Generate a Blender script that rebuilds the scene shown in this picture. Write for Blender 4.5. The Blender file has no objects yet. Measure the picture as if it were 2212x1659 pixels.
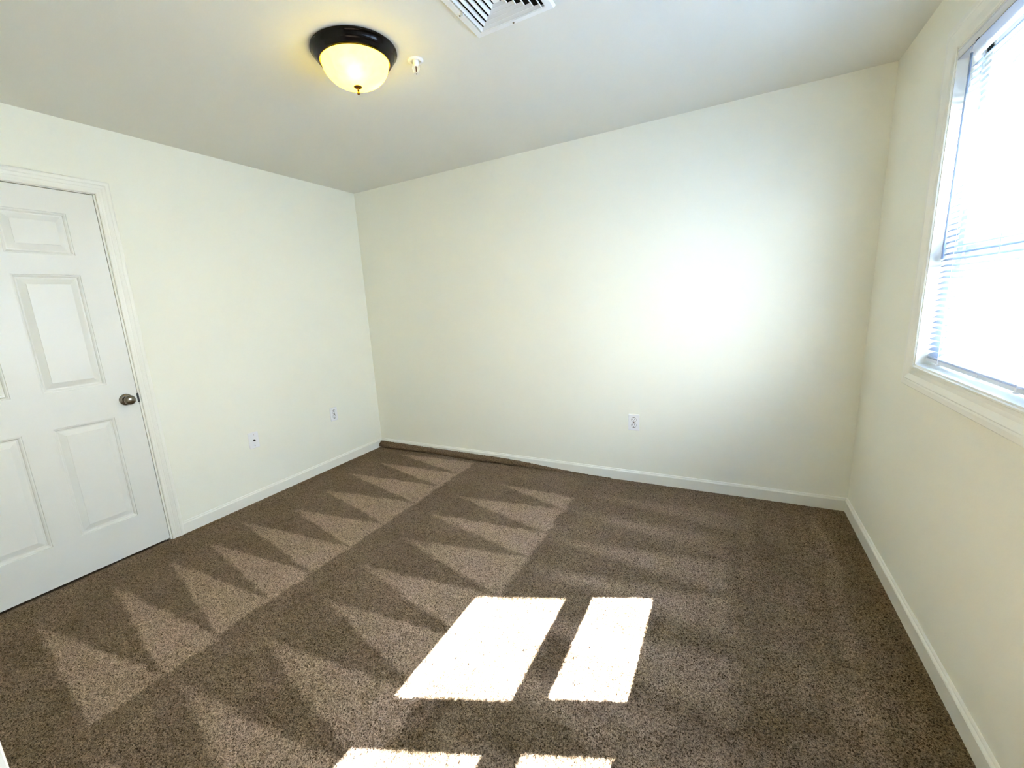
import bpy, bmesh, math, random
import numpy as np
from mathutils import Vector, Matrix

C = bpy.context.scene.collection
S = bpy.context.scene
random.seed(3)
rng = np.random.RandomState(5)

# ---------------------------------------------------------------- room measures (metres)
W, H = 3.7073, 2.3902            # back-wall width, ceiling height
FRONT = -3.0                     # wall with the doorway the picture is taken from
T = 0.14                         # wall thickness
DOORWAY = (2.10, 3.22)           # opening in the front wall
SUN_DIR = Vector((-1.0, -0.425, -1.108)).normalized()

# ---------------------------------------------------------------- camera
f, yaw, pit, rol = 922.9472, -0.5112, -0.2002, -0.0587
cy_, sy_ = math.cos(yaw), math.sin(yaw); cp, sp = math.cos(pit), math.sin(pit)
fwd = Vector((sy_ * cp, cy_ * cp, sp)); rt = Vector((cy_, -sy_, 0)); up = rt.cross(fwd)
r_ = rt * math.cos(rol) + up * math.sin(rol); u_ = -rt * math.sin(rol) + up * math.cos(rol)
cam_d = bpy.data.cameras.new('camera'); cam = bpy.data.objects.new('camera', cam_d); C.objects.link(cam)
cam.matrix_world = Matrix(((r_.x, u_.x, -fwd.x, 3.0347), (r_.y, u_.y, -fwd.y, -3.0777), (r_.z, u_.z, -fwd.z, 1.3317), (0, 0, 0, 1)))
cam_d.sensor_width = 36; cam_d.lens = f / 2212 * 36
cam_d.shift_x = 44.21 / 2212; cam_d.shift_y = 16.86 / 2212
cam_d.clip_start = 0.02
S.camera = cam

# ---------------------------------------------------------------- sky, sun, exposure
SKY, SUN, BULB = 34.5, 375.0, 0.55
world = bpy.data.worlds.new('sky'); S.world = world; world.use_nodes = True
nt = world.node_tree; nt.nodes.clear()
out = nt.nodes.new('ShaderNodeOutputWorld'); bg = nt.nodes.new('ShaderNodeBackground')
sky = nt.nodes.new('ShaderNodeTexCoord'); sep = nt.nodes.new('ShaderNodeSeparateXYZ'); ramp = nt.nodes.new('ShaderNodeValToRGB')
nt.links.new(sky.outputs['Generated'], sep.inputs[0]); nt.links.new(sep.outputs['Z'], ramp.inputs[0])
ramp.color_ramp.elements[0].position = 0.0; ramp.color_ramp.elements[0].color = (0.95, 0.97, 1.0, 1)
ramp.color_ramp.elements[1].position = 0.9; ramp.color_ramp.elements[1].color = (0.50, 0.66, 0.98, 1)
nt.links.new(ramp.outputs[0], bg.inputs[0]); bg.inputs[1].default_value = SKY
nt.links.new(bg.outputs[0], out.inputs[0])
sd = bpy.data.lights.new('sun', 'SUN'); sd.energy = SUN; sd.angle = math.radians(0.53); sd.color = (0.97, 0.98, 1.0)
so = bpy.data.objects.new('sun', sd); C.objects.link(so); so.location = (9, 2, 8)
so.rotation_euler = SUN_DIR.to_track_quat('-Z', 'Y').to_euler()
S.view_settings.view_transform = 'Standard'; S.view_settings.look = 'None'
S.view_settings.gamma = 1; S.view_settings.use_curve_mapping = False
S.view_settings.exposure = 0.0
S.cycles.max_bounces = 12; S.cycles.diffuse_bounces = 8; S.cycles.transparent_max_bounces = 16
S.cycles.sample_clamp_indirect = 40

# ---------------------------------------------------------------- materials
def mat(name, col, rough=0.5, metal=0.0, spec=0.5, bump=None, noise=None):
    m = bpy.data.materials.new(name); m.use_nodes = True
    n = m.node_tree; b = n.nodes['Principled BSDF']
    b.inputs['Base Color'].default_value = (*col, 1); b.inputs['Roughness'].default_value = rough
    b.inputs['Metallic'].default_value = metal; b.inputs['Specular IOR Level'].default_value = spec
    tc = n.nodes.new('ShaderNodeTexCoord')
    if noise:                                   # (scale, amount): faint colour mottling
        t = n.nodes.new('ShaderNodeTexNoise'); t.inputs['Scale'].default_value = noise[0]; t.inputs['Detail'].default_value = 3
        n.links.new(tc.outputs['Object'], t.inputs['Vector'])
        mx = n.nodes.new('ShaderNodeMix'); mx.data_type = 'RGBA'
        mx.inputs[6].default_value = (*[c * (1 - noise[1]) for c in col], 1); mx.inputs[7].default_value = (*[min(1, c * (1 + noise[1])) for c in col], 1)
        n.links.new(t.outputs['Fac'], mx.inputs[0]); n.links.new(mx.outputs[2], b.inputs['Base Color'])
    if bump:                                    # (scale, strength, distance)
        t = n.nodes.new('ShaderNodeTexNoise'); t.inputs['Scale'].default_value = bump[0]; t.inputs['Detail'].default_value = 2
        n.links.new(tc.outputs['Object'], t.inputs['Vector'])
        bp = n.nodes.new('ShaderNodeBump'); bp.inputs['Strength'].default_value = bump[1]; bp.inputs['Distance'].default_value = bump[2]
        n.links.new(t.outputs['Fac'], bp.inputs['Height']); n.links.new(bp.outputs[0], b.inputs['Normal'])
    return m

M = {}
M['wall'] = mat('cream wall paint', (0.855, 0.848, 0.750), 0.62, spec=0.3, bump=(140, 0.25, 0.001), noise=(1.5, 0.012))
M['ceiling'] = mat('flat white ceiling paint', (0.735, 0.732, 0.672), 0.8, spec=0.2, bump=(160, 0.25, 0.001), noise=(1.5, 0.012))
M['trim'] = mat('semi gloss white trim paint', (0.84, 0.83, 0.76), 0.33, bump=(60, 0.05, 0.0005))
M['door'] = mat('white door paint', (0.75, 0.745, 0.70), 0.38, bump=(220, 0.12, 0.0005))
M['plastic'] = mat('white plastic', (0.84, 0.84, 0.86), 0.3)
M['dark'] = mat('dark slot', (0.02, 0.02, 0.02), 0.6)
M['nickel'] = mat('brushed nickel', (0.20, 0.18, 0.155), 0.22, metal=1.0, noise=(90, 0.08))
M['bronze'] = mat('oil rubbed bronze', (0.0025, 0.0022, 0.003), 0.16, metal=0.0, spec=0.22, noise=(30, 0.2))
M['brass'] = mat('aged brass', (0.20, 0.10, 0.04), 0.35, metal=1.0)
M['vent'] = mat('white enamelled steel', (0.82, 0.83, 0.82), 0.35)
M['duct'] = mat('duct shade colour', (0.012, 0.012, 0.012), 0.9, spec=0.1)
M['chrome'] = mat('dull chrome', (0.72, 0.72, 0.72), 0.35, metal=0.3)
M['bulb_red'] = mat('dark thermal bulb', (0.06, 0.02, 0.015), 0.15)
M['vinyl'] = mat('white vinyl window frame', (0.82, 0.84, 0.86), 0.35)
M['rail'] = mat('white enamelled blind rail', (0.74, 0.76, 0.80), 0.4)
M['cord'] = mat('white blind cord', (0.80, 0.82, 0.86), 0.7)
M['wand'] = mat('smoky clear wand', (0.22, 0.27, 0.36), 0.15)
M['gap'] = mat('unlit closet', (0.03, 0.03, 0.03), 0.9)
M['pavement'] = mat('sunlit concrete outside', (0.36, 0.36, 0.33), 0.9, noise=(0.6, 0.15))

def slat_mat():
    m = bpy.data.materials.new('thin vinyl slat toned to blue shade'); m.use_nodes = True; n = m.node_tree
    b = n.nodes['Principled BSDF']; b.inputs['Base Color'].default_value = (0.26, 0.34, 0.47, 1); b.inputs['Roughness'].default_value = 0.4  # darker and bluer than white vinyl: shaded look put into the colour
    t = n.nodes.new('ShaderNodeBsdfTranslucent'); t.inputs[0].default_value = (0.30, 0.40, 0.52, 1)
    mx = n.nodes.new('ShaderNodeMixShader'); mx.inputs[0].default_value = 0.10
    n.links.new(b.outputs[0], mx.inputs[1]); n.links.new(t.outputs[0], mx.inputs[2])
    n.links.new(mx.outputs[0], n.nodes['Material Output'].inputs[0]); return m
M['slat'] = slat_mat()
def pane_mat():
    m = bpy.data.materials.new('window glass'); m.use_nodes = True; n = m.node_tree; n.nodes.remove(n.nodes['Principled BSDF'])
    a = n.nodes.new('ShaderNodeBsdfTransparent'); a.inputs[0].default_value = (0.93, 0.96, 0.96, 1)
    g = n.nodes.new('ShaderNodeBsdfGlossy'); g.inputs['Roughness'].default_value = 0.02
    mx = n.nodes.new('ShaderNodeMixShader'); mx.inputs[0].default_value = 0.04; n.links.new(a.outputs[0], mx.inputs[1]); n.links.new(g.outputs[0], mx.inputs[2])
    n.links.new(mx.outputs[0], n.nodes['Material Output'].inputs[0]); return m
M['pane'] = pane_mat()
def shade_mat():                               # alabaster glass bowl lit by the bulbs inside it
    m = bpy.data.materials.new('alabaster lamp glass'); m.use_nodes = True; n = m.node_tree; n.nodes.remove(n.nodes['Principled BSDF'])
    tc = n.nodes.new('ShaderNodeTexCoord'); ns = n.nodes.new('ShaderNodeTexNoise'); ns.inputs['Scale'].default_value = 14; ns.inputs['Detail'].default_value = 4; ns.inputs['Distortion'].default_value = 1.5
    n.links.new(tc.outputs['Object'], ns.inputs['Vector'])
    mc = n.nodes.new('ShaderNodeMix'); mc.data_type = 'RGBA'; mc.inputs[6].default_value = (0.50, 0.42, 0.12, 1); mc.inputs[7].default_value = (0.55, 0.48, 0.18, 1)
    n.links.new(ns.outputs['Fac'], mc.inputs[0])
    t = n.nodes.new('ShaderNodeBsdfTranslucent'); d = n.nodes.new('ShaderNodeBsdfDiffuse'); e = n.nodes.new('ShaderNodeEmission'); e.inputs[1].default_value = 14.0
    for x in (t, d): n.links.new(mc.outputs[2], x.inputs[0])
    me_ = n.nodes.new('ShaderNodeMix'); me_.data_type = 'RGBA'; me_.inputs[6].default_value = (1.0, 0.72, 0.020, 1); me_.inputs[7].default_value = (1.0, 0.78, 0.036, 1)
    n.links.new(ns.outputs['Fac'], me_.inputs[0]); n.links.new(me_.outputs[2], e.inputs[0])
    g = n.nodes.new('ShaderNodeBsdfGlossy'); g.inputs['Roughness'].default_value = 0.45
    m1 = n.nodes.new('ShaderNodeMixShader'); m1.inputs[0].default_value = 0.3; n.links.new(t.outputs[0], m1.inputs[1]); n.links.new(d.outputs[0], m1.inputs[2])
    m2 = n.nodes.new('ShaderNodeMixShader'); m2.inputs[0].default_value = 0.02; n.links.new(m1.outputs[0], m2.inputs[1]); n.links.new(g.outputs[0], m2.inputs[2])
    ad = n.nodes.new('ShaderNodeAddShader'); n.links.new(m2.outputs[0], ad.inputs[0]); n.links.new(e.outputs[0], ad.inputs[1])
    n.links.new(ad.outputs[0], n.nodes['Material Output'].inputs[0]); return m
M['shade'] = shade_mat()
def carpet_mat():
    m = bpy.data.materials.new('brown frieze carpet'); m.use_nodes = True; n = m.node_tree; b = n.nodes['Principled BSDF']
    b.inputs['Roughness'].default_value = 0.95; b.inputs['Specular IOR Level'].default_value = 0.1
    b.inputs['Sheen Weight'].default_value = 0.05
    tc = n.nodes.new('ShaderNodeTexCoord')
    at = n.nodes.new('ShaderNodeAttribute'); at.attribute_name = 'nap'
    base = n.nodes.new('ShaderNodeMix'); base.data_type = 'RGBA'
    base.inputs[6].default_value = (0.132, 0.090, 0.054, 1); base.inputs[7].default_value = (0.350, 0.255, 0.182, 1)
    n.links.new(at.outputs['Fac'], base.inputs[0])
    def noise(sc, det, dist=0.0):
        t = n.nodes.new('ShaderNodeTexNoise'); t.inputs['Scale'].default_value = sc; t.inputs['Detail'].default_value = det; t.inputs['Distortion'].default_value = dist
        n.links.new(tc.outputs['Object'], t.inputs['Vector']); return t
    fine = noise(205, 2.5, 1.0)
    rp = n.nodes.new('ShaderNodeValToRGB'); rp.color_ramp.elements[0].position = 0.35; rp.color_ramp.elements[0].color = (0.20, 0.17, 0.13, 1)
    rp.color_ramp.elements[1].position = 0.64; rp.color_ramp.elements[1].color = (1.85, 1.85, 1.85, 1)
    n.links.new(fine.outputs['Fac'], rp.inputs[0])
    mul = n.nodes.new('ShaderNodeMix'); mul.data_type = 'RGBA'; mul.blend_type = 'MULTIPLY'; mul.inputs[0].default_value = 1
    n.links.new(base.outputs[2], mul.inputs[6]); n.links.new(rp.outputs[0], mul.inputs[7])
    hue = noise(4.5, 2)                          # slow drift between olive and pinkish brown
    r2 = n.nodes.new('ShaderNodeValToRGB'); r2.color_ramp.elements[0].position = 0.4; r2.color_ramp.elements[0].color = (1.0, 1.0, 0.95, 1)
    r2.color_ramp.elements[1].position = 0.6; r2.color_ramp.elements[1].color = (1.01, 0.985, 1.02, 1)
    n.links.new(hue.outputs['Fac'], r2.inputs[0])
    m2 = n.nodes.new('ShaderNodeMix'); m2.data_type = 'RGBA'; m2.blend_type = 'MULTIPLY'; m2.inputs[0].default_value = 1
    n.links.new(mul.outputs[2], m2.inputs[6]); n.links.new(r2.outputs[0], m2.inputs[7])
    n.links.new(m2.outputs[2], b.inputs['Base Color'])
    bp = n.nodes.new('ShaderNodeBump'); bp.inputs['Strength'].default_value = 0.8; bp.inputs['Distance'].default_value = 0.006
    n.links.new(fine.outputs['Fac'], bp.inputs['Height']); n.links.new(bp.outputs[0], b.inputs['Normal'])
    return m
M['carpet'] = carpet_mat()

# ---------------------------------------------------------------- helpers
def link_mesh(name, me, material, parent=None, smooth=False):
    me.materials.append(material)
    if smooth:
        me.polygons.foreach_set('use_smooth', [True] * len(me.polygons))
    o = bpy.data.objects.new(name, me); C.objects.link(o)
    if parent: o.parent = parent
    return o
def obj(name, bm, material, parent=None, smooth=False, bevel=0.0, origin=None):
    if bevel:
        bmesh.ops.bevel(bm, geom=[e for e in bm.edges if e.is_manifold and e.calc_face_angle(0) > 0.5], offset=bevel, segments=2, affect='EDGES', clamp_overlap=True)
    bmesh.ops.recalc_face_normals(bm, faces=bm.faces)
    me = bpy.data.meshes.new(name); bm.to_mesh(me); bm.free()
    o = link_mesh(name, me, material, parent, smooth)
    if smooth:
        me.set_sharp_from_angle(angle=math.radians(38))
    return o
def box(bm, a, b):
    v = [bm.verts.new((x, y, z)) for x in (a[0], b[0]) for y in (a[1], b[1]) for z in (a[2], b[2])]
    for q in ((0, 1, 3, 2), (4, 6, 7, 5), (0, 4, 5, 1), (2, 3, 7, 6), (0, 2, 6, 4), (1, 5, 7, 3)):
        bm.faces.new([v[i] for i in q])
def lathe(bm, prof, c, axis='z', seg=48, sx=1.0):
    rings = []
    for r, h in prof:
        ring = []
        for k in range(seg if r > 1e-6 else 1):
            a = 2 * math.pi * k / seg; x, y = r * math.cos(a), r * math.sin(a)
            p = {'z': (x, y, h), 'x': (h, x, y), 'y': (x, h, y)}[axis]
            ring.append(bm.verts.new((c[0] + p[0], c[1] + p[1], c[2] + p[2])))
        rings.append(ring)
    for A, B in zip(rings, rings[1:]):
        for k in range(seg):
            l = (k + 1) % seg
            if len(A) == 1 and len(B) == 1: continue
            if len(A) == 1: bm.faces.new((A[0], B[k], B[l]))
            elif len(B) == 1: bm.faces.new((A[k], B[0], A[l]))
            else: bm.faces.new((A[k], B[k], B[l], A[l]))
def tube(bm, pts, r, seg=8):
    pts = [Vector(p) for p in pts]; rings = []
    for i, p in enumerate(pts):
        d = (pts[min(i + 1, len(pts) - 1)] - pts[max(i - 1, 0)]).normalized()
        a = d.cross(Vector((0, 0, 1)) if abs(d.z) < 0.9 else Vector((1, 0, 0))).normalized(); b = d.cross(a)
        rings.append([bm.verts.new(p + a * r * math.cos(2 * math.pi * k / seg) + b * r * math.sin(2 * math.pi * k / seg)) for k in range(seg)])
    for A, B in zip(rings, rings[1:]):
        for k in range(seg):
            l = (k + 1) % seg; bm.faces.new((A[k], B[k], B[l], A[l]))
    bm.faces.new(rings[0]); bm.faces.new(rings[-1])
def sweep(bm, path, prof, outdir, updir, closed=False, side=1):
    """Sweep profile [(across, out)] along a planar path with mitred corners. outdir: how far it stands off the wall."""
    n = len(path); P = [Vector(p) for p in path]; O = Vector(outdir); rings = []
    for i in range(n):
        ds = []
        if closed or i > 0: ds.append((P[i] - P[(i - 1) % n]).normalized())
        if closed or i < n - 1: ds.append((P[(i + 1) % n] - P[i]).normalized())
        ns = [d.cross(O) * side for d in ds]
        if len(ns) == 2:
            m = (ns[0] + ns[1]); m = m / (1 + ns[0].dot(ns[1]))
        else: m = ns[0]
        rings.append([bm.verts.new(P[i] + m * a + O * o) for a, o in prof])
    for i in range(n if closed else n - 1):
        A, B = rings[i], rings[(i + 1) % n]
        for k in range(len(prof) - 1): bm.faces.new((A[k], A[k + 1], B[k + 1], B[k]))
    if not closed:
        bm.faces.new(rings[0]); bm.faces.new(rings[-1])
def empty(name, loc):
    o = bpy.data.objects.new(name, None); C.objects.link(o); o.location = loc; o.empty_display_size = 0.1; return o
def adopt(root):                                # meshes are modelled in world space; make them relative to their root
    bpy.context.view_layer.update()
    for ch in root.children: ch.matrix_parent_inverse = Matrix.Translation(-root.location)
def tag(o, label, cat, group=None):
    o['label'] = label; o['category'] = cat
    if group: o['group'] = group
    return o
def struct(o, label, cat):
    o['kind'] = 'structure'; o['label'] = label; o['category'] = cat; return o

# ---------------------------------------------------------------- floor: carpet as a real rough surface
def seg_smooth(x, a, b):
    t = np.clip((x - a) / (b - a), 0, 1); return t * t * (3 - 2 * t)
def value_noise(X, Y, cell, seed):
    r = np.random.RandomState(seed); n = 400; g = r.rand(n, n)
    x, y = X / cell + 50, Y / cell + 150; xi, yi = np.floor(x).astype(int), np.floor(y).astype(int)
    fx, fy = x - xi, y - yi; fx = fx * fx * (3 - 2 * fx); fy = fy * fy * (3 - 2 * fy); xi %= n - 1; yi %= n - 1
    return (g[xi, yi] * (1 - fx) + g[xi + 1, yi] * fx) * (1 - fy) + (g[xi, yi + 1] * (1 - fx) + g[xi + 1, yi + 1] * fx) * fy
def nap_field(X, Y):
    """1 where the vacuum laid the pile towards the camera (light), 0 where it stands away (dark); shade by the window wall is painted in too."""
    X = X + (value_noise(X, Y, 0.05, 9) - 0.5) * 0.03; Y = Y + (value_noise(X, Y, 0.05, 10) - 0.5) * 0.02
    N = np.full(X.shape, 0.20)
    soft = 0.012
    def wedge(ax, ay, bx, y0, y1, amp, sf=soft, fade=0.0):
        t = (X - ax) / (bx - ax); lo = ay + (y1 - ay) * t; hi = ay + (y0 - ay) * t
        w = seg_smooth(Y, lo - sf, lo + sf) * (1 - seg_smooth(Y, hi - sf, hi + sf)) * (t > 0) * (1 - seg_smooth(X, bx - sf, bx + sf))
        w = w * (0.55 + 0.45 * np.clip(t * 2.5, 0, 1))
        if fade: w = w * (1 - fade * seg_smooth(t, 0.6, 1.0))
        np.copyto(N, np.maximum(N, 0.20 + amp * w))
    ap = [(.346, -.151), (.326, -.404), (.246, -.689), (.32, -1.012), (.40, -1.333), (.21, -1.596), (.275, -1.851), (.287, -2.064), (.239, -2.318), (.282, -2.612)]
    tp = [-.10, -.357, -.619, -.919, -1.241, -1.53, -1.79, -2.024, -2.275, -2.49, -2.72]
    for (ax, ay), y0, y1 in zip(ap, tp, tp[1:]): wedge(ax, ay, 1.16 + 0.02 * (ay < -2.2), y0, y1, 0.72)
    ap = [(1.556, -.416), (1.355, -.716), (1.34, -1.011), (1.393, -1.327), (1.344, -1.631), (1.396, -1.909), (1.356, -2.202), (1.293, -2.484), (1.30, -2.76)]
    tp = [-.43, -.625, -.939, -1.21, -1.55, -1.84, -2.12, -2.41, -2.69, -2.95]
    for (ax, ay), y0, y1 in zip(ap, tp, tp[1:]): wedge(ax, ay, 2.15, y0, y1, 0.70, 0.016)
    for ay, y0, y1, am in [(-.35, -.30, -.52, .28), (-.62, -.60, -.82, .34), (-.98, -.86, -1.12, .5), (-1.29, -1.14, -1.40, .5), (-1.60, -1.50, -1.78, .48), (-1.90, -1.84, -2.12, .5), (-2.2, -2.14, -2.42, .5), (-2.5, -2.46, -2.74, .5)]:
        wedge(2.17, ay, 3.10, y0, y1, am, 0.045, 0.25)
    # mottled right-hand strip with a few lighter lengthwise strokes
    for xs, a, wd in ((3.15, .14, .03), (3.33, .08, .03), (3.50, .26, .035), (3.42, .10, .02)):
        d = np.abs(X + 0.03 * np.sin(Y * 3) - xs); N += a * np.exp(-(d / wd) ** 2) * (0.35 + value_noise(X, Y, 0.14, int(xs * 100))) * (Y < -0.15)
    N -= 0.10 * seg_smooth(X, 3.58, 3.68)  # contact shade along the window wall, painted into the carpet colour
    N += (value_noise(X, Y, 0.22, 21) - 0.5) * 0.16 + (value_noise(X, Y, 0.06, 22) - 0.5) * 0.10 + (value_noise(X, Y, 0.018, 23) - 0.5) * 0.08
    # elongated darker spots in the nap value
    for fx, fy, ln, wd, an in ((2.24, -2.19, .12, .022, -1.5), (2.49, -2.15, .10, .055, -1.0), (2.50, -1.74, .13, .05, -1.5), (2.92, -1.93, .24, .05, .45), (3.22, -1.72, .16, .05, .6), (2.66, -1.95, .12, .04, .3), (1.10, -2.53, .07, .05, .4)):
        if ln:
            dx, dy = X - fx, Y - fy; a, b = dx * math.cos(an) + dy * math.sin(an), -dx * math.sin(an) + dy * math.cos(an)
            N -= 0.28 * np.exp(-(a / ln) ** 2 - (b / wd) ** 2)
    return np.clip(N, 0, 1.2)

def carpet_grid(x0, x1, y0, y1, step):
    nx, ny = int((x1 - x0) / step) + 1, int((y1 - y0) / step) + 1
    gx, gy = np.meshgrid(np.linspace(x0, x1, nx), np.linspace(y0, y1, ny), indexing='ij')
    r = np.random.RandomState(2)
    X = gx + (r.rand(nx, ny) - .5) * step * .7; Y = gy + (r.rand(nx, ny) - .5) * step * .7
    X[0, :] = x0; X[-1, :] = x1; Y[:, 0] = y0; Y[:, -1] = y1
    Z = -0.006 + r.rand(nx, ny) ** 1.3 * 0.010 + (value_noise(X, Y, 0.30, 4) - .5) * 0.004
    # pile thins towards the tack strip at the walls
    dw = np.minimum(np.minimum(X - 0, W - X), -Y); near = 1 - seg_smooth(dw, 0.012, 0.05); Z = Z * (1 - near) + near * (-0.005 + 0.0025 * r.rand(nx, ny))
    nap = nap_field(X, Y)
    me = bpy.data.meshes.new('floor'); nv = nx * ny
    me.vertices.add(nv); me.vertices.foreach_set('co', np.stack([X, Y, Z], -1).astype(np.float32).ravel())
    i, j = np.meshgrid(np.arange(nx - 1), np.arange(ny - 1), indexing='ij'); a = (i * ny + j).ravel()
    q = np.stack([a, a + ny, a + ny + 1, a + 1], -1).ravel().astype(np.int32); nf = len(a)
    me.loops.add(nf * 4); me.loops.foreach_set('vertex_index', q)
    me.polygons.add(nf); me.polygons.foreach_set('loop_start', np.arange(0, nf * 4, 4, dtype=np.int32)); me.polygons.foreach_set('loop_total', np.full(nf, 4, dtype=np.int32))
    me.update(calc_edges=True)
    at = me.attributes.new('nap', 'FLOAT', 'POINT'); at.data.foreach_set('value', nap.astype(np.float32).ravel())
    return me
floor = link_mesh('floor', carpet_grid(0.0, W, FRONT, 0.0, 0.0065), M['carpet'])
struct(floor, 'brown textured carpet with pale vacuum tracks covering the whole room', 'carpet')
bm = bmesh.new(); box(bm, (-T, FRONT - 1.5, -0.12), (W + T, T, -0.018)); obj('subfloor', bm, M['carpet'], floor)

# loose carpet edge curled up along the back wall
def carpet_roll():
    n, k = 420, 14; r = np.random.RandomState(8); vs, fs, nap = [], [], []
    for i in range(n + 1):
        x = 0.004 + 2.30 * i / n; t = x / 2.3
        h = (0.046 - 0.020 * t) * (1 - seg_smooth(x, 1.45, 2.25)) + 0.004; dep = (0.046 + 0.006 * math.sin(x * 7)) * (1 - 0.65 * seg_smooth(x, 1.2, 2.25))
        for j in range(k + 1):
            a = math.pi * j / k
            y = -0.0128 - dep * (0.0 if j == 0 else min(1.0, math.sin(a * 0.62) * 1.12)); z = 0.004 * (1 - seg_smooth(x, 1.3, 1.9)) - 0.004 * seg_smooth(x, 1.3, 1.9) + h * (0.5 + 0.5 * math.cos(a))
            if j >= k - 2: y += dep * (0.25, 0.6, 0.95)[j - k + 2]
            vs.append((x, y + (r.rand() - .5) * .004 * (j > 0), z + (r.rand() - .5) * .004)); nap.append(0.0 + 0.12 * r.rand())  # low nap: shade on the curled edge is put into its colour
    for i in range(n):
        for j in range(k):
            a = i * (k + 1) + j; fs.append((a, a + 1, a + k + 2, a + k + 1))
    me = bpy.data.meshes.new('carpet_edge'); me.from_pydata(vs, [], fs)
    at = me.attributes.new('nap', 'FLOAT', 'POINT'); at.data.foreach_set('value', nap)
    o = link_mesh('carpet_edge', me, M['carpet'], floor); o['label'] = 'loose carpet edge curled up against the back baseboard'
carpet_roll()

# ---------------------------------------------------------------- walls and ceiling
DY0, DY1, DZ = -1.918, -2.828, 2.043            # door opening on the left wall (latch side, hinge side, head)
def wall(name, boxes, label, material=None):
    bm = bmesh.new()
    for a, b in boxes: box(bm, a, b)
    o = obj(name, bm, material or M['wall']); return struct(o, label, 'wall')
wall('wall_left', [((-0.10, DY0, 0 - .02), (0, T, H)), ((-0.10, FRONT - T, -.02), (0, DY1, H)), ((-0.10, DY1, DZ), (0, DY0, H)), ((-0.24, FRONT - T, -.02), (-0.10, T, H))],
     'cream wall with the six-panel door, cable plate and a power outlet')
wall('wall_back', [((-0.24, 0, -.02), (W + T, T, H))], 'wide bare cream back wall with one power outlet')
OY0, OY1, OZ0, OZ1 = -0.768, -2.334, 0.995, 2.120   # window opening
wall('wall_right', [((W, OY0, -.02), (W + T, T, H)), ((W, FRONT - T, -.02), (W + T, OY1, H)), ((W, OY1, -.02), (W + T, OY0, OZ0)), ((W, OY1, OZ1), (W + T, OY0, H))],
     'shaded cream wall around the window')
wall('wall_front', [((-0.24, FRONT - T, -.02), (DOORWAY[0], FRONT, H)), ((DOORWAY[1], FRONT - T, -.02), (W + T, FRONT, H)), ((DOORWAY[0], FRONT - T, 2.05), (DOORWAY[1], FRONT, H))],
     'cream front wall with the open doorway the view is taken from')
wall('wall_hall', [((DOORWAY[0] - .1 - T, -4.4, -.02), (DOORWAY[0] - .1, FRONT - T, H)), ((DOORWAY[1] + .1, -4.4, -.02), (DOORWAY[1] + .1 + T, FRONT - T, H)), ((DOORWAY[0] - .1 - T, -4.4 - T, -.02), (DOORWAY[1] + .1 + T, -4.4, H))],
     'cream hallway walls behind the camera')
bm = bmesh.new(); box(bm, (-0.24, -4.4 - T, H), (W + T, T, H + 0.12))
struct(obj('ceiling', bm, M['ceiling']), 'flat off-white ceiling with lamp, sprinkler and air vent', 'ceiling')
bm = bmesh.new(); box(bm, (W + T + 0.02, -60, -3.3), (90, 60, -3.1))
struct(obj('ground_outside', bm, M['pavement']), 'pale ground far below outside the window', 'ground')

# ---------------------------------------------------------------- baseboards
BB = [(0.0785, 0.0), (0.0780, 0.0040), (0.0750, 0.0068), (0.0715, 0.0078), (0.0700, 0.0068), (0.0690, 0.0088), (0.0660, 0.0122), (0.0620, 0.0142), (0.0610, 0.0128), (-0.015, 0.0128), (-0.015, 0.0)]
def baseboard(name, a, b, out, label):
    a, b, out = Vector(a), Vector(b), Vector(out); bm = bmesh.new()
    A = [bm.verts.new(a + out * o + Vector((0, 0, z))) for z, o in BB]; B = [bm.verts.new(b + out * o + Vector((0, 0, z))) for z, o in BB]
    for k in range(len(BB) - 1): bm.faces.new((A[k], A[k + 1], B[k + 1], B[k]))
    bm.faces.new(A); bm.faces.new(B)
    return struct(obj(name, bm, M['trim']), label, 'baseboard')
baseboard('baseboard_left', (0, -0.0005, 0), (0, -1.846, 0), (1, 0, 0), 'white baseboard on the left wall between corner and door casing')
baseboard('baseboard_back', (0, 0, 0), (W, 0, 0), (0, -1, 0), 'white baseboard along the back wall')
baseboard('baseboard_right', (W, 0, 0), (W, FRONT, 0), (-1, 0, 0), 'white baseboard along the window wall')
baseboard('baseboard_front', (0.0, FRONT, 0), (DOORWAY[0] - 0.072, FRONT, 0), (0, 1, 0), 'white baseboard on the front wall')

# ---------------------------------------------------------------- door on the left wall
CAS = [(0.0, 0.0), (0.0, 0.010), (0.004, 0.0125), (0.012, 0.0125), (0.014, 0.0112), (0.017, 0.0118), (0.026, 0.0125), (0.029, 0.0140), (0.031, 0.0128), (0.036, 0.0145),
       (0.043, 0.0165), (0.046, 0.0150), (0.049, 0.0170), (0.058, 0.0175), (0.064, 0.0165), (0.069, 0.0120), (0.069, 0.0)]
d1 = empty('door_1', (0, (DY0 + DY1) / 2, 0)); struct(d1, 'white six-panel closet door with nickel knob in the left wall', 'door')
# jamb with stop
bm = bmesh.new()
JT = 0.006
for y0, y1 in ((DY0 - JT, DY0), (DY1, DY1 + JT)): box(bm, (-0.10, y0, -0.015), (0.0, y1, DZ))
box(bm, (-0.10, DY1, DZ - JT), (0.0, DY0, DZ))
for y0, y1 in ((DY0 - JT - 0.012, DY0 - JT), (DY1 + JT, DY1 + JT + 0.012)): box(bm, (-0.060, y0, -0.015), (-0.042, y1, DZ - JT))
box(bm, (-0.060, DY1 + JT, DZ - JT - 0.012), (-0.042, DY0 - JT, DZ - JT))
obj('door_jamb', bm, M['trim'], d1)
bm = bmesh.new(); box(bm, (-0.099, DY1 + JT, -0.015), (-0.085, DY0 - JT, DZ - JT)); o = obj('closet_dark_sheet', bm, M['gap'], d1)  # dark sheet behind the leaf, closet shade put into its colour
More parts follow.
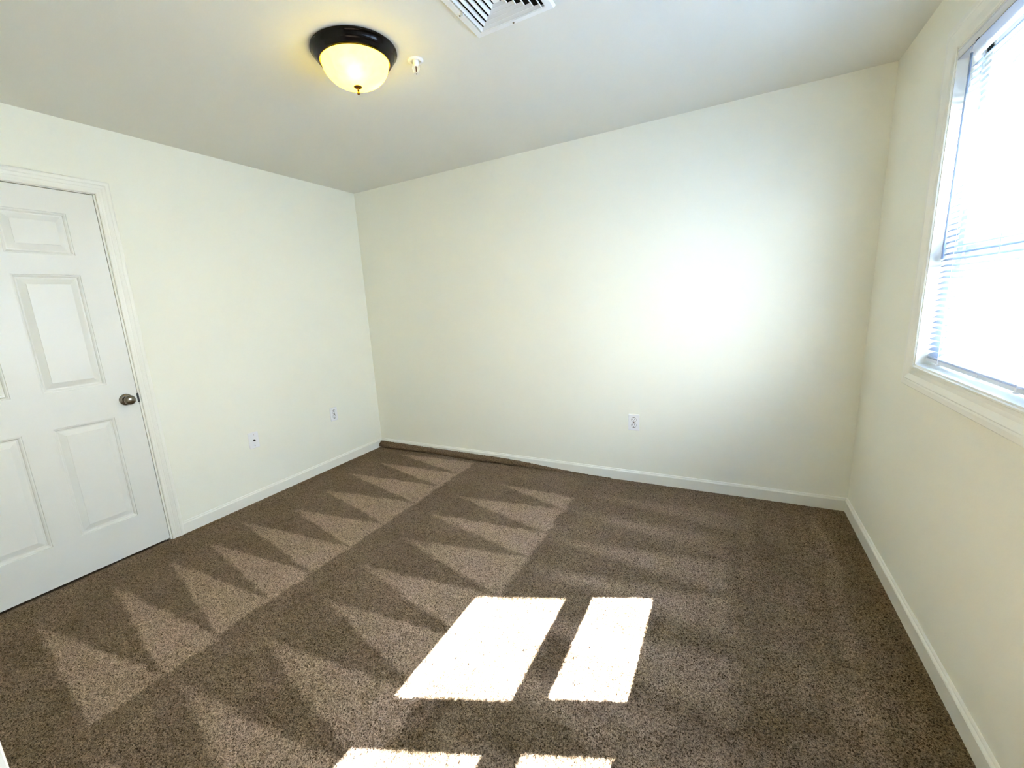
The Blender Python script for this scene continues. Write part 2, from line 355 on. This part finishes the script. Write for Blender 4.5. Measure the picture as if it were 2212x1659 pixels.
# casing
bm = bmesh.new()
sweep(bm, [(0, DY0 + 0.003, -0.012), (0, DY0 + 0.003, DZ - 0.003 + 0.0), (0, DY1 - 0.003, DZ - 0.003), (0, DY1 - 0.003, -0.012)], CAS, (1, 0, 0), None, side=1)
obj('door_casing', bm, M['trim'], d1)
# leaf
LY0, LY1, LZ0, LZ1, LX = -1.927, -2.8195, 0.008, 2.033, -0.001
ys = [(-2.056, -2.317), (-2.429, -2.690)]; zs = [(1.712, 1.921), (1.018, 1.612), (0.228, 0.830)]
bm = bmesh.new()
ycut = [LY0, -2.056, -2.317, -2.429, -2.690, LY1]; zcut = [LZ0, .228, .830, 1.018, 1.612, 1.712, 1.921, LZ1]
gv = {(i, j): bm.verts.new((LX, y, z)) for i, y in enumerate(ycut) for j, z in enumerate(zcut)}
for i in range(5):
    for j in range(7):
        if i in (1, 3) and j in (1, 3, 5): continue
        bm.faces.new((gv[i, j], gv[i + 1, j], gv[i + 1, j + 1], gv[i, j + 1]))
# edges and back
bk = [bm.verts.new((LX - 0.035, y, z)) for y, z in ((LY0, LZ0), (LY1, LZ0), (LY1, LZ1), (LY0, LZ1))]
bm.faces.new(bk)
bm.faces.new([gv[0, j] for j in range(8)] + [bk[3], bk[0]]); bm.faces.new([gv[5, j] for j in range(8)] + [bk[2], bk[1]])
bm.faces.new([gv[i, 0] for i in range(6)] + [bk[1], bk[0]]); bm.faces.new([gv[i, 7] for i in range(6)] + [bk[2], bk[3]])
leaf = obj('door_leaf', bm, M['door'], d1)
PP = [(0.0, 0.0), (0.0015, -0.0040), (0.006, -0.0045), (0.011, -0.0085), (0.0135, -0.0125), (0.020, -0.0130), (0.047, -0.0035), (0.0475, -0.0015)]
for ya, yb in ys:
    for za, zb in zs:
        bm = bmesh.new(); prev = None
        for ins, dep in PP:
            ring = [bm.verts.new((LX + dep, y, z)) for y, z in ((ya - ins, za + ins), (yb + ins, za + ins), (yb + ins, zb - ins), (ya - ins, zb - ins))]
            if prev:
                for k in range(4): bm.faces.new((prev[k], prev[(k + 1) % 4], ring[(k + 1) % 4], ring[k]))
            prev = ring
        bm.faces.new(prev)
        obj('door_panel', bm, M['door'], leaf)
# knob
ky, kz = -1.985, 0.918
bm = bmesh.new(); lathe(bm, [(0.0335, 0.0), (0.0330, 0.004), (0.030, 0.007), (0.018, 0.010), (0.0, 0.010)], (LX, ky, kz), 'x', 40)
ros = obj('rosette', bm, M['nickel'], d1, smooth=True)
bm = bmesh.new(); lathe(bm, [(0.011, 0.008), (0.011, 0.024), (0.015, 0.030), (0.024, 0.036), (0.0275, 0.044), (0.0275, 0.052), (0.024, 0.060), (0.016, 0.065), (0.0, 0.0665)], (LX, ky, kz), 'x', 40)
obj('door_knob', bm, M['nickel'], d1, smooth=True)
bm = bmesh.new(); box(bm, (-0.030, LY0 - 0.004, kz - 0.028), (0.004, LY0 + 0.0045, kz + 0.026)); o = obj('strike_plate', bm, M['dark'], d1, bevel=0.001)
# hinges on the far (hinge) side
for hz in (0.25, 1.05, 1.82):
    bm = bmesh.new(); lathe(bm, [(0.0, -0.045), (0.005, -0.045), (0.005, 0.045), (0.0, 0.045)], (0.004, LY1 - 0.002, hz), 'z', 12); obj('hinge', bm, M['nickel'], d1, smooth=True)
adopt(d1)

# doorway casing beside the camera (its edge shows at the lower left)
d2 = empty('door_2', (2.6, FRONT, 0)); struct(d2, 'white casing of the open doorway beside the camera', 'door')
bm = bmesh.new()
sweep(bm, [(DOORWAY[0], FRONT, -0.012), (DOORWAY[0], FRONT, 2.05), (DOORWAY[1], FRONT, 2.05), (DOORWAY[1], FRONT, -0.012)], CAS, (0, 1, 0), None, side=1)
obj('door_casing', bm, M['trim'], d2)
bm = bmesh.new()
for x0, x1 in ((DOORWAY[0] - 0.002, DOORWAY[0] + 0.001), (DOORWAY[1] - 0.001, DOORWAY[1] + 0.002)): box(bm, (x0, FRONT - T, -0.015), (x1, FRONT, 2.05))
obj('door_jamb', bm, M['trim'], d2); adopt(d2)

# ---------------------------------------------------------------- window
w1 = empty('window_1', (W, (OY0 + OY1) / 2, OZ0)); struct(w1, 'white double window with picture-frame casing in the right wall', 'window')
WC = [(0.0, 0.0), (0.0, 0.012), (0.003, 0.0145), (0.008, 0.0145), (0.010, 0.0125), (0.022, 0.0120), (0.036, 0.0135), (0.050, 0.0180), (0.056, 0.0200), (0.060, 0.0185), (0.066, 0.0205), (0.083, 0.0205), (0.087, 0.0170), (0.088, 0.0)]
bm = bmesh.new()
sweep(bm, [(W, OY0, OZ0), (W, OY0, OZ1), (W, OY1, OZ1), (W, OY1, OZ0)], WC, (-1, 0, 0), None, closed=True, side=-1)
casing = obj('window_casing', bm, M['trim'], w1)
# reveal lining
XR = W + 0.066
bm = bmesh.new()
box(bm, (W - 0.010, OY0 - 0.006, OZ0), (W + T, OY0, OZ1)); box(bm, (W - 0.010, OY1, OZ0), (W + T, OY1 + 0.006, OZ1))
box(bm, (W - 0.010, OY1, OZ0), (W + T, OY0, OZ0 + 0.006)); box(bm, (W - 0.010, OY1, OZ1 - 0.006), (W + T, OY0, OZ1))
obj('window_reveal', bm, M['trim'], w1)
ym = -1.531
# vinyl frame: outer ring and centre mullion
bm = bmesh.new(); a0, a1, b0, b1 = OY0 - 0.006, OY1 + 0.006, OZ0 + 0.006, OZ1 - 0.006
for p, q in (((a0 - 0.045, b0), (a0, b1)), ((a1, b0), (a1 + 0.045, b1)), ((ym - 0.035, b0), (ym + 0.035, b1)), ((a1, b0), (a0, b0 + 0.045)), ((a1, b1 - 0.04), (a0, b1))):
    box(bm, (W + 0.062, p[0], p[1]), (W + 0.136, q[0], q[1]))
obj('window_frame', bm, M['vinyl'], w1, bevel=0.002)
def sun_z(x, xf): return 1.108 * (x - xf)
for (gy0, gy1, oy0, oy1) in ((-0.846, -1.422, a0 - 0.045, ym + 0.035), (-1.618, -2.216, ym - 0.035, a1 + 0.045)):
    for nm, xc, zt, zb, ot, ob in (('lower_sash', W + 0.083, sun_z(W + 0.098, 2.547), sun_z(W + 0.068, 2.802), 1.455, b0 + 0.045),
                                   ('upper_sash', W + 0.118, sun_z(W + 0.133, 2.070), sun_z(W + 0.103, 2.432), b1 - 0.040, 1.430)):
        bm = bmesh.new(); x0, x1 = xc - 0.015, xc + 0.015
        box(bm, (x0, gy0, ob), (x1, oy0, ot)); box(bm, (x0, oy1, ob), (x1, gy1, ot))
        box(bm, (x0, gy1, ob), (x1, gy0, zb)); box(bm, (x0, gy1, zt), (x1, gy0, ot))
        s_ = obj(nm, bm, M['vinyl'], w1)
        bm = bmesh.new(); box(bm, (xc - 0.002, gy1 - 0.006, zb - 0.006), (xc + 0.002, gy0 + 0.006, zt + 0.006)); obj('pane', bm, M['pane'], s_)
adopt(w1)

# ---------------------------------------------------------------- mini blinds
TILT = math.radians(28)                          # outer edge up
SX = W + 0.031                                   # slat centre plane
def make_blind(y0, y1, label):
    root = empty('window_blind', (SX, (y0 + y1) / 2, OZ1 - 0.01)); tag(root, label, 'blind', 'white mini blinds hung inside the window reveal')
    bm = bmesh.new(); zt = OZ1 - 0.010
    # headrail: open channel
    box(bm, (W - 0.010, y1, zt - 0.030), (W - 0.0088, y0, zt)); box(bm, (W + 0.045, y1, zt - 0.030), (W + 0.0462, y0, zt)); box(bm, (W - 0.010, y1, zt - 0.0300), (W + 0.046, y0, zt - 0.0288))
    box(bm, (W - 0.012, y1, zt - 0.004), (W - 0.0088, y0, zt))
    hr = obj('headrail', bm, M['rail'], root)
    for ye in (y0, y1 + 0.002):
        bm = bmesh.new(); box(bm, (W - 0.0105, ye - 0.002, zt - 0.0305), (W + 0.0465, ye, zt)); obj('end_cap', bm, M['rail'], hr)
    # slats
    n, wd, crown = 49, 0.025, 0.0016; pitch = 0.0208
    vs, fs = [], []; k = 6
    for ye in (y0 - 0.006, y1 + 0.006):
        for i in range(k + 1):
            s = -0.5 + i / k; u, v = s * wd, crown * (1 - 4 * s * s)
            vs.append((u * math.cos(TILT) - v * math.sin(TILT), ye - (y0 + y1) / 2, u * math.sin(TILT) + v * math.cos(TILT)))
    for i in range(k): fs.append((i, i + 1, k + 2 + i, k + 1 + i))
    me = bpy.data.meshes.new('slat'); me.from_pydata(vs, [], fs); me.materials.append(M['slat']); me.polygons.foreach_set('use_smooth', [True] * k)
    zbase = 1.046
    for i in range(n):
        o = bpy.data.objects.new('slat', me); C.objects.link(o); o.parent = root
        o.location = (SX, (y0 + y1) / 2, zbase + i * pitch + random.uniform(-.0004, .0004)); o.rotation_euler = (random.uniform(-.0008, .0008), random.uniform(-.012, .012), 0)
    # bottom rail
    bm = bmesh.new(); box(bm, (SX - 0.0125, y1 + 0.006, 1.018), (SX + 0.0125, y0 - 0.004, 1.030)); br = obj('bottom_rail', bm, M['rail'], root, bevel=0.002)
    bm = bmesh.new(); box(bm, (SX - 0.0115, y1 + 0.006, 1.0345), (SX + 0.0115, y0 - 0.004, 1.0360)); obj('slat_stack', bm, M['rail'], br)
    for yl in (y0 - 0.118, (y0 + y1) / 2 - 0.045, y1 + 0.118):
        bm = bmesh.new()
        for dx in (-0.0135, 0.0135): tube(bm, [(SX + dx, yl, 1.024), (SX + dx, yl, zt - 0.028)], 0.0007, 5)
        for i in range(n):
            z = zbase + i * pitch - 0.0022; dz = 0.012 * math.sin(TILT)
            tube(bm, [(SX - 0.0135, yl, z - dz), (SX + 0.0135, yl, z + dz)], 0.0005, 4)
        obj('ladder_cord', bm, M['cord'], root)
        bm = bmesh.new(); tube(bm, [(SX - 0.016, yl - 0.007, 1.024), (SX - 0.016, yl - 0.007, zt - 0.028)], 0.0008, 5); obj('lift_cord', bm, M['cord'], root)
        bm = bmesh.new(); lathe(bm, [(0.0, -0.003), (0.006, -0.003), (0.007, 0.0), (0.006, 0.002), (0.0, 0.003)], (SX - 0.012, yl, 1.017), 'z', 14); box(bm, (SX - 0.0150, yl - 0.004, 1.016), (SX - 0.0125, yl + 0.004, 1.030)); obj('cord_button', bm, M['plastic'], br)
    # tilt wand with hook
    bm = bmesh.new(); yw = y0 - 0.124
    tube(bm, [(W - 0.014, yw, zt - 0.052), (W - 0.013, yw - 0.001, 1.72), (W - 0.014, yw - 0.003, 1.40)], 0.0036, 6)
    wnd = obj('tilt_wand', bm, M['wand'], root)
    bm = bmesh.new(); tube(bm, [(W - 0.006, yw, zt - 0.030), (W - 0.012, yw, zt - 0.036), (W - 0.0135, yw, zt - 0.043), (W - 0.013, yw, zt - 0.052)], 0.0015, 6); lathe(bm, [(0, -0.058), (0.0042, -0.058), (0.0042, -0.050), (0, -0.050)], (W - 0.0138, yw, zt), 'z', 12)
    obj('wand_hook', bm, M['plastic'], wnd)
    bm = bmesh.new(); tube(bm, [(W - 0.0105, yw - 0.012, zt - 0.030), (W - 0.014, yw - 0.020, zt - 0.033), (W - 0.012, yw - 0.034, zt - 0.030)], 0.0013, 6); obj('cord_loop', bm, M['dark'], hr)
    adopt(root); return root
make_blind(OY0 - 0.0065, ym + 0.006, 'white mini blind with tilted slats nearest the back corner of the room')
make_blind(ym - 0.006, OY1 + 0.0065, 'white mini blind with tilted slats nearest the doorway, beyond the right picture edge')

# ---------------------------------------------------------------- wall plates
def plate(name, pos, nrm, label, cat, kind, group=None):
    """local frame: X across, Y up, Z out of the wall"""
    root = empty(name, pos); Z = Vector(nrm); Y = Vector((0, 0, 1)); X = Y.cross(Z)
    root.rotation_euler = Matrix((X, Y, Z)).transposed().to_euler(); tag(root, label, cat, group)
    w, h = 0.0765, 0.1195
    bm = bmesh.new(); pr = None
    for ins, z in ((0.0, 0.0), (0.0, 0.003), (0.0015, 0.0052), (0.005, 0.0064)):
        ring = []
        for sx, sy in ((1, 1), (-1, 1), (-1, -1), (1, -1)):
            for q in range(4):
                a = math.radians({(1, 1): 0, (-1, 1): 90, (-1, -1): 180, (1, -1): 270}[(sx, sy)] + q * 30); rr = 0.003
                ring.append(bm.verts.new((sx * (w / 2 - ins - rr) + rr * math.cos(a), sy * (h / 2 - ins - rr) + rr * math.sin(a), z)))
        if pr:
            for k in range(16): bm.faces.new((pr[k], pr[(k + 1) % 16], ring[(k + 1) % 16], ring[k]))
        pr = ring
    bm.faces.new(pr); obj('cover_plate', bm, M['plastic'], root)
    if kind == 'outlet':
        for s in (1, -1):
            bm = bmesh.new(); n = 32; rings = []
            for sc, z in ((1.0, 0.0060), (1.0, 0.0080), (0.95, 0.0088)):
                ring = []
                for k in range(n):
                    a = 2 * math.pi * k / n; ring.append(bm.verts.new((0.0172 * sc * math.cos(a), s * 0.0205 + max(-0.0145, min(0.0145, 0.0175 * math.sin(a))) * sc, z)))
                rings.append(ring)
            for A, B in zip(rings, rings[1:]):
                for k in range(n): bm.faces.new((A[k], A[(k + 1) % n], B[(k + 1) % n], B[k]))
            bm.faces.new(rings[-1]); soc = obj('socket', bm, M['plastic'], root)
            bm = bmesh.new()                     # shadow gap round the socket
            lathe(bm, [(0.0, 0.0063), (0.0186, 0.0063), (0.0186, 0.00668), (0.0, 0.00668)], (0, s * 0.0205, 0), 'z', 32); obj('socket_gap', bm, M['nickel'], soc)
            bm = bmesh.new(); box(bm, (-0.0078, s * 0.0205 - 0.001, 0.0086), (-0.0048, s * 0.0205 + 0.009, 0.0092)); obj('slot', bm, M['dark'], soc)
            bm = bmesh.new(); box(bm, (0.0050, s * 0.0205 + 0.000, 0.0086), (0.0076, s * 0.0205 + 0.0085, 0.0092)); obj('slot', bm, M['dark'], soc)
            bm = bmesh.new(); lathe(bm, [(0, 0.0086), (0.0034, 0.0086), (0.0034, 0.0092), (0, 0.0092)], (0, s * 0.0205 - 0.0072, 0), 'z', 14); obj('ground_hole', bm, M['dark'], soc)
        bm = bmesh.new(); lathe(bm, [(0, 0.0074), (0.0028, 0.0070), (0.0034, 0.0060)], (0, 0, 0), 'z', 14); obj('screw', bm, M['nickel'], root, smooth=True)
    else:
        bm = bmesh.new(); lathe(bm, [(0.0075, 0.006), (0.0075, 0.009), (0.0062, 0.010), (0.0, 0.010)], (0, 0, 0), 'z', 6); nut = obj('jack_nut', bm, M['nickel'], root)
        bm = bmesh.new(); lathe(bm, [(0.0048, 0.010), (0.0048, 0.017), (0.0036, 0.0175), (0.0, 0.0165)], (0, 0, 0), 'z', 20); obj('jack_barrel', bm, M['bronze'], nut, smooth=True)
        for s in (1, -1):
            bm = bmesh.new(); lathe(bm, [(0, 0.0074), (0.0026, 0.0070), (0.0032, 0.0060)], (0, s * 0.0415, 0), 'z', 14); obj('screw', bm, M['nickel'], root, smooth=True)
    return root
plate('power_outlet', (2.468, 0, 0.4455), (0, -1, 0), 'white duplex power outlet on the wide back wall', 'outlet', 'outlet', 'white duplex outlets')
plate('power_outlet', (0, -0.548, 0.4655), (1, 0, 0), 'white duplex power outlet on the left wall near the corner', 'outlet', 'outlet', 'white duplex outlets')
plate('cable_outlet', (0, -1.294, 0.4565), (1, 0, 0), 'white cable plate with one dark round jack on the left wall beside the door', 'outlet', 'cable')

# ---------------------------------------------------------------- ceiling lamp
LC = (1.626, -1.556)
lp = empty('ceiling_lamp', (LC[0], LC[1], H)); tag(lp, 'lit flush ceiling lamp with black rim and yellow glass bowl', 'lamp')
bm = bmesh.new()
lathe(bm, [(0.120, -0.001), (0.170, -0.001), (0.1735, -0.004), (0.1735, -0.009), (0.170, -0.013), (0.166, -0.016), (0.163, -0.023), (0.157, -0.030), (0.153, -0.033), (0.149, -0.041), (0.145, -0.044), (0.1405, -0.044), (0.1405, -0.036), (0.134, -0.034), (0.120, -0.030), (0.120, -0.001)], (LC[0], LC[1], H), 'z', 96)
obj('canopy_rim', bm, M['bronze'], lp, smooth=True)
bm = bmesh.new(); lathe(bm, [(0.1405, -0.0435), (0.1425, -0.0450), (0.1400, -0.0465), (0.1375, -0.0455), (0.1370, -0.0430), (0.1390, -0.0420)], (LC[0], LC[1], H), 'z', 96); obj('trim_ring', bm, M['brass'], lp, smooth=True)
bm = bmesh.new(); pf = []
for k in range(25):
    a = math.radians(90 * k / 24); pf.append((0.1355 * math.cos(a) ** 0.82 if k < 24 else 0.0, -0.038 - 0.094 * math.sin(a)))
lathe(bm, pf, (LC[0], LC[1], H), 'z', 96); obj('glass_bowl', bm, M['shade'], lp, smooth=True)
bm = bmesh.new(); lathe(bm, [(0.0, -0.128), (0.017, -0.130), (0.0175, -0.133), (0.012, -0.137), (0.005, -0.140), (0.0045, -0.143), (0.0055, -0.145), (0.004, -0.147), (0.0035, -0.150), (0.0055, -0.153), (0.0062, -0.157), (0.005, -0.161), (0.0, -0.163)], (LC[0], LC[1], H), 'z', 28); obj('finial', bm, M['brass'], lp, smooth=True)
bm = bmesh.new(); lathe(bm, [(0.0, -0.006), (0.118, -0.006)], (LC[0], LC[1], H), 'z', 48); obj('reflector', bm, M['ceiling'], lp)
for nm, dx, dy, e in (('bulb', 0.040, -0.050, BULB), ('bulb', 0.035, 0.060, BULB * 0.5)):
    ld = bpy.data.lights.new('bulb_glow', 'POINT'); ld.energy = e; ld.shadow_soft_size = 0.022; ld.color = (1.0, 0.92, 0.78)
    lo = bpy.data.objects.new('bulb_glow', ld); C.objects.link(lo); lo.parent = lp; lo.location = (LC[0] + dx, LC[1] + dy, H - 0.090)
adopt(lp)

# ---------------------------------------------------------------- sprinkler
SC = (1.790, -1.360)
sk = empty('fire_sprinkler', (SC[0], SC[1], H)); tag(sk, 'small white pendent fire sprinkler on the ceiling beside the lamp', 'sprinkler')
bm = bmesh.new(); lathe(bm, [(0.034, 0.0), (0.034, -0.003), (0.030, -0.006), (0.024, -0.008), (0.021, -0.007), (0.0195, -0.002), (0.013, -0.001)], (SC[0], SC[1], H), 'z', 40); obj('escutcheon', bm, M['plastic'], sk, smooth=True)
bm = bmesh.new(); lathe(bm, [(0.0, 0.0), (0.0125, 0.0), (0.0125, -0.014), (0.010, -0.018), (0.0085, -0.024), (0.0, -0.024)], (SC[0], SC[1], H), 'z', 24); obj('sprinkler_body', bm, M['plastic'], sk, smooth=True)
for s in (1, -1):
    bm = bmesh.new(); tube(bm, [(SC[0] + s * .009, SC[1] + s * .007, H - .020), (SC[0] + s * .0115, SC[1] + s * .009, H - .032), (SC[0] + s * .008, SC[1] + s * .006, H - .046), (SC[0] + s * .001, SC[1], H - .052)], 0.0024, 8); obj('yoke_arm', bm, M['plastic'], sk, smooth=True)
bm = bmesh.new(); tube(bm, [(SC[0], SC[1], H - .024), (SC[0], SC[1], H - .046)], 0.0024, 8); obj('thermal_bulb', bm, M['bulb_red'], sk, smooth=True)
bm = bmesh.new(); lathe(bm, [(0.0, -0.046), (0.004, -0.048), (0.004, -0.052), (0.0, -0.052)], (SC[0], SC[1], H), 'z', 16)
ring0 = []
n = 48
top, bot = [], []
for k in range(n):
    a = 2 * math.pi * k / n; r = 0.0135 if (k % 4) < 3 else 0.0095
    top.append(bm.verts.new((SC[0] + r * math.cos(a), SC[1] + r * math.sin(a), H - 0.0515))); bot.append(bm.verts.new((SC[0] + r * math.cos(a), SC[1] + r * math.sin(a), H - 0.0530)))
bm.faces.new(top); bm.faces.new(bot)
for k in range(n): bm.faces.new((top[k], top[(k + 1) % n], bot[(k + 1) % n], bot[k]))
df = obj('deflector', bm, M['chrome'], sk)
bm = bmesh.new(); lathe(bm, [(0, -0.0530), (0.0028, -0.0530), (0.0028, -0.0545), (0, -0.055)], (SC[0], SC[1], H), 'z', 12); obj('deflector_screw', bm, M['dark'], df)
adopt(sk)

# ---------------------------------------------------------------- ceiling air vent
VC, VH = (2.2635, -1.5115), 0.1635
vt = empty('air_vent', (VC[0], VC[1], H)); tag(vt, 'square white four-way air vent on the ceiling at the top edge', 'vent')
def sqring(bm, prof):
    rings = [[bm.verts.new((VC[0] + sx * r, VC[1] + sy * r, H + z)) for sx, sy in ((1, 1), (-1, 1), (-1, -1), (1, -1))] for r, z in prof]
    for A, B in zip(rings, rings[1:] + rings[:1]):
        for k in range(4): bm.faces.new((A[k], A[(k + 1) % 4], B[(k + 1) % 4], B[k]))
bm = bmesh.new(); sqring(bm, [(VH, 0.0), (VH, -0.002), (VH - 0.006, -0.011), (VH - 0.028, -0.012), (VH - 0.031, -0.009), (VH - 0.031, 0.0)]); obj('vent_frame', bm, M['vent'], vt)
bm = bmesh.new(); box(bm, (VC[0] - .131, VC[1] - .131, H - 0.0015), (VC[0] + .131, VC[1] + .131, H - 0.0005)); obj('vent_throat', bm, M['duct'], vt)  # flat black sheet on the ceiling, shade of the duct painted as colour
for i in range(5):
    r = 0.124 - i * 0.0235; bm = bmesh.new()
    sqring(bm, [(r + 0.0012, -0.0125), (r + 0.0012, -0.0155), (r, -0.0165), (r - 0.0016, -0.0160), (r - 0.0020, -0.0140), (r - 0.0085, -0.0058), (r - 0.0075, -0.0050)]); obj('louver', bm, M['vent'], vt)
bm = bmesh.new(); box(bm, (VC[0] - .0115, VC[1] - .0115, H - 0.013), (VC[0] + .0115, VC[1] + .0115, H - 0.011)); obj('center_plate', bm, M['vent'], vt)
for px, py in ((-VH + 0.016, 0.0), (0.0, VH - 0.016), (VH - 0.016, 0), (0, -VH + 0.016)):
    bm = bmesh.new(); lathe(bm, [(0, -0.0142), (0.003, -0.0138), (0.004, -0.012)], (VC[0] + px, VC[1] + py, H), 'z', 14)
    sc_ = obj('screw', bm, M['nickel'], vt, smooth=True)
bm = bmesh.new(); box(bm, (VC[0] - VH + .026, VC[1] - .012, H - 0.024), (VC[0] - VH + .036, VC[1] - .002, H - 0.010)); obj('damper_lever', bm, M['vent'], vt, bevel=0.001)
adopt(vt)

# bulb lights and plates: nested parts keep world-space meshes under their own parents (no extra transforms)
print('objects', len(S.objects))
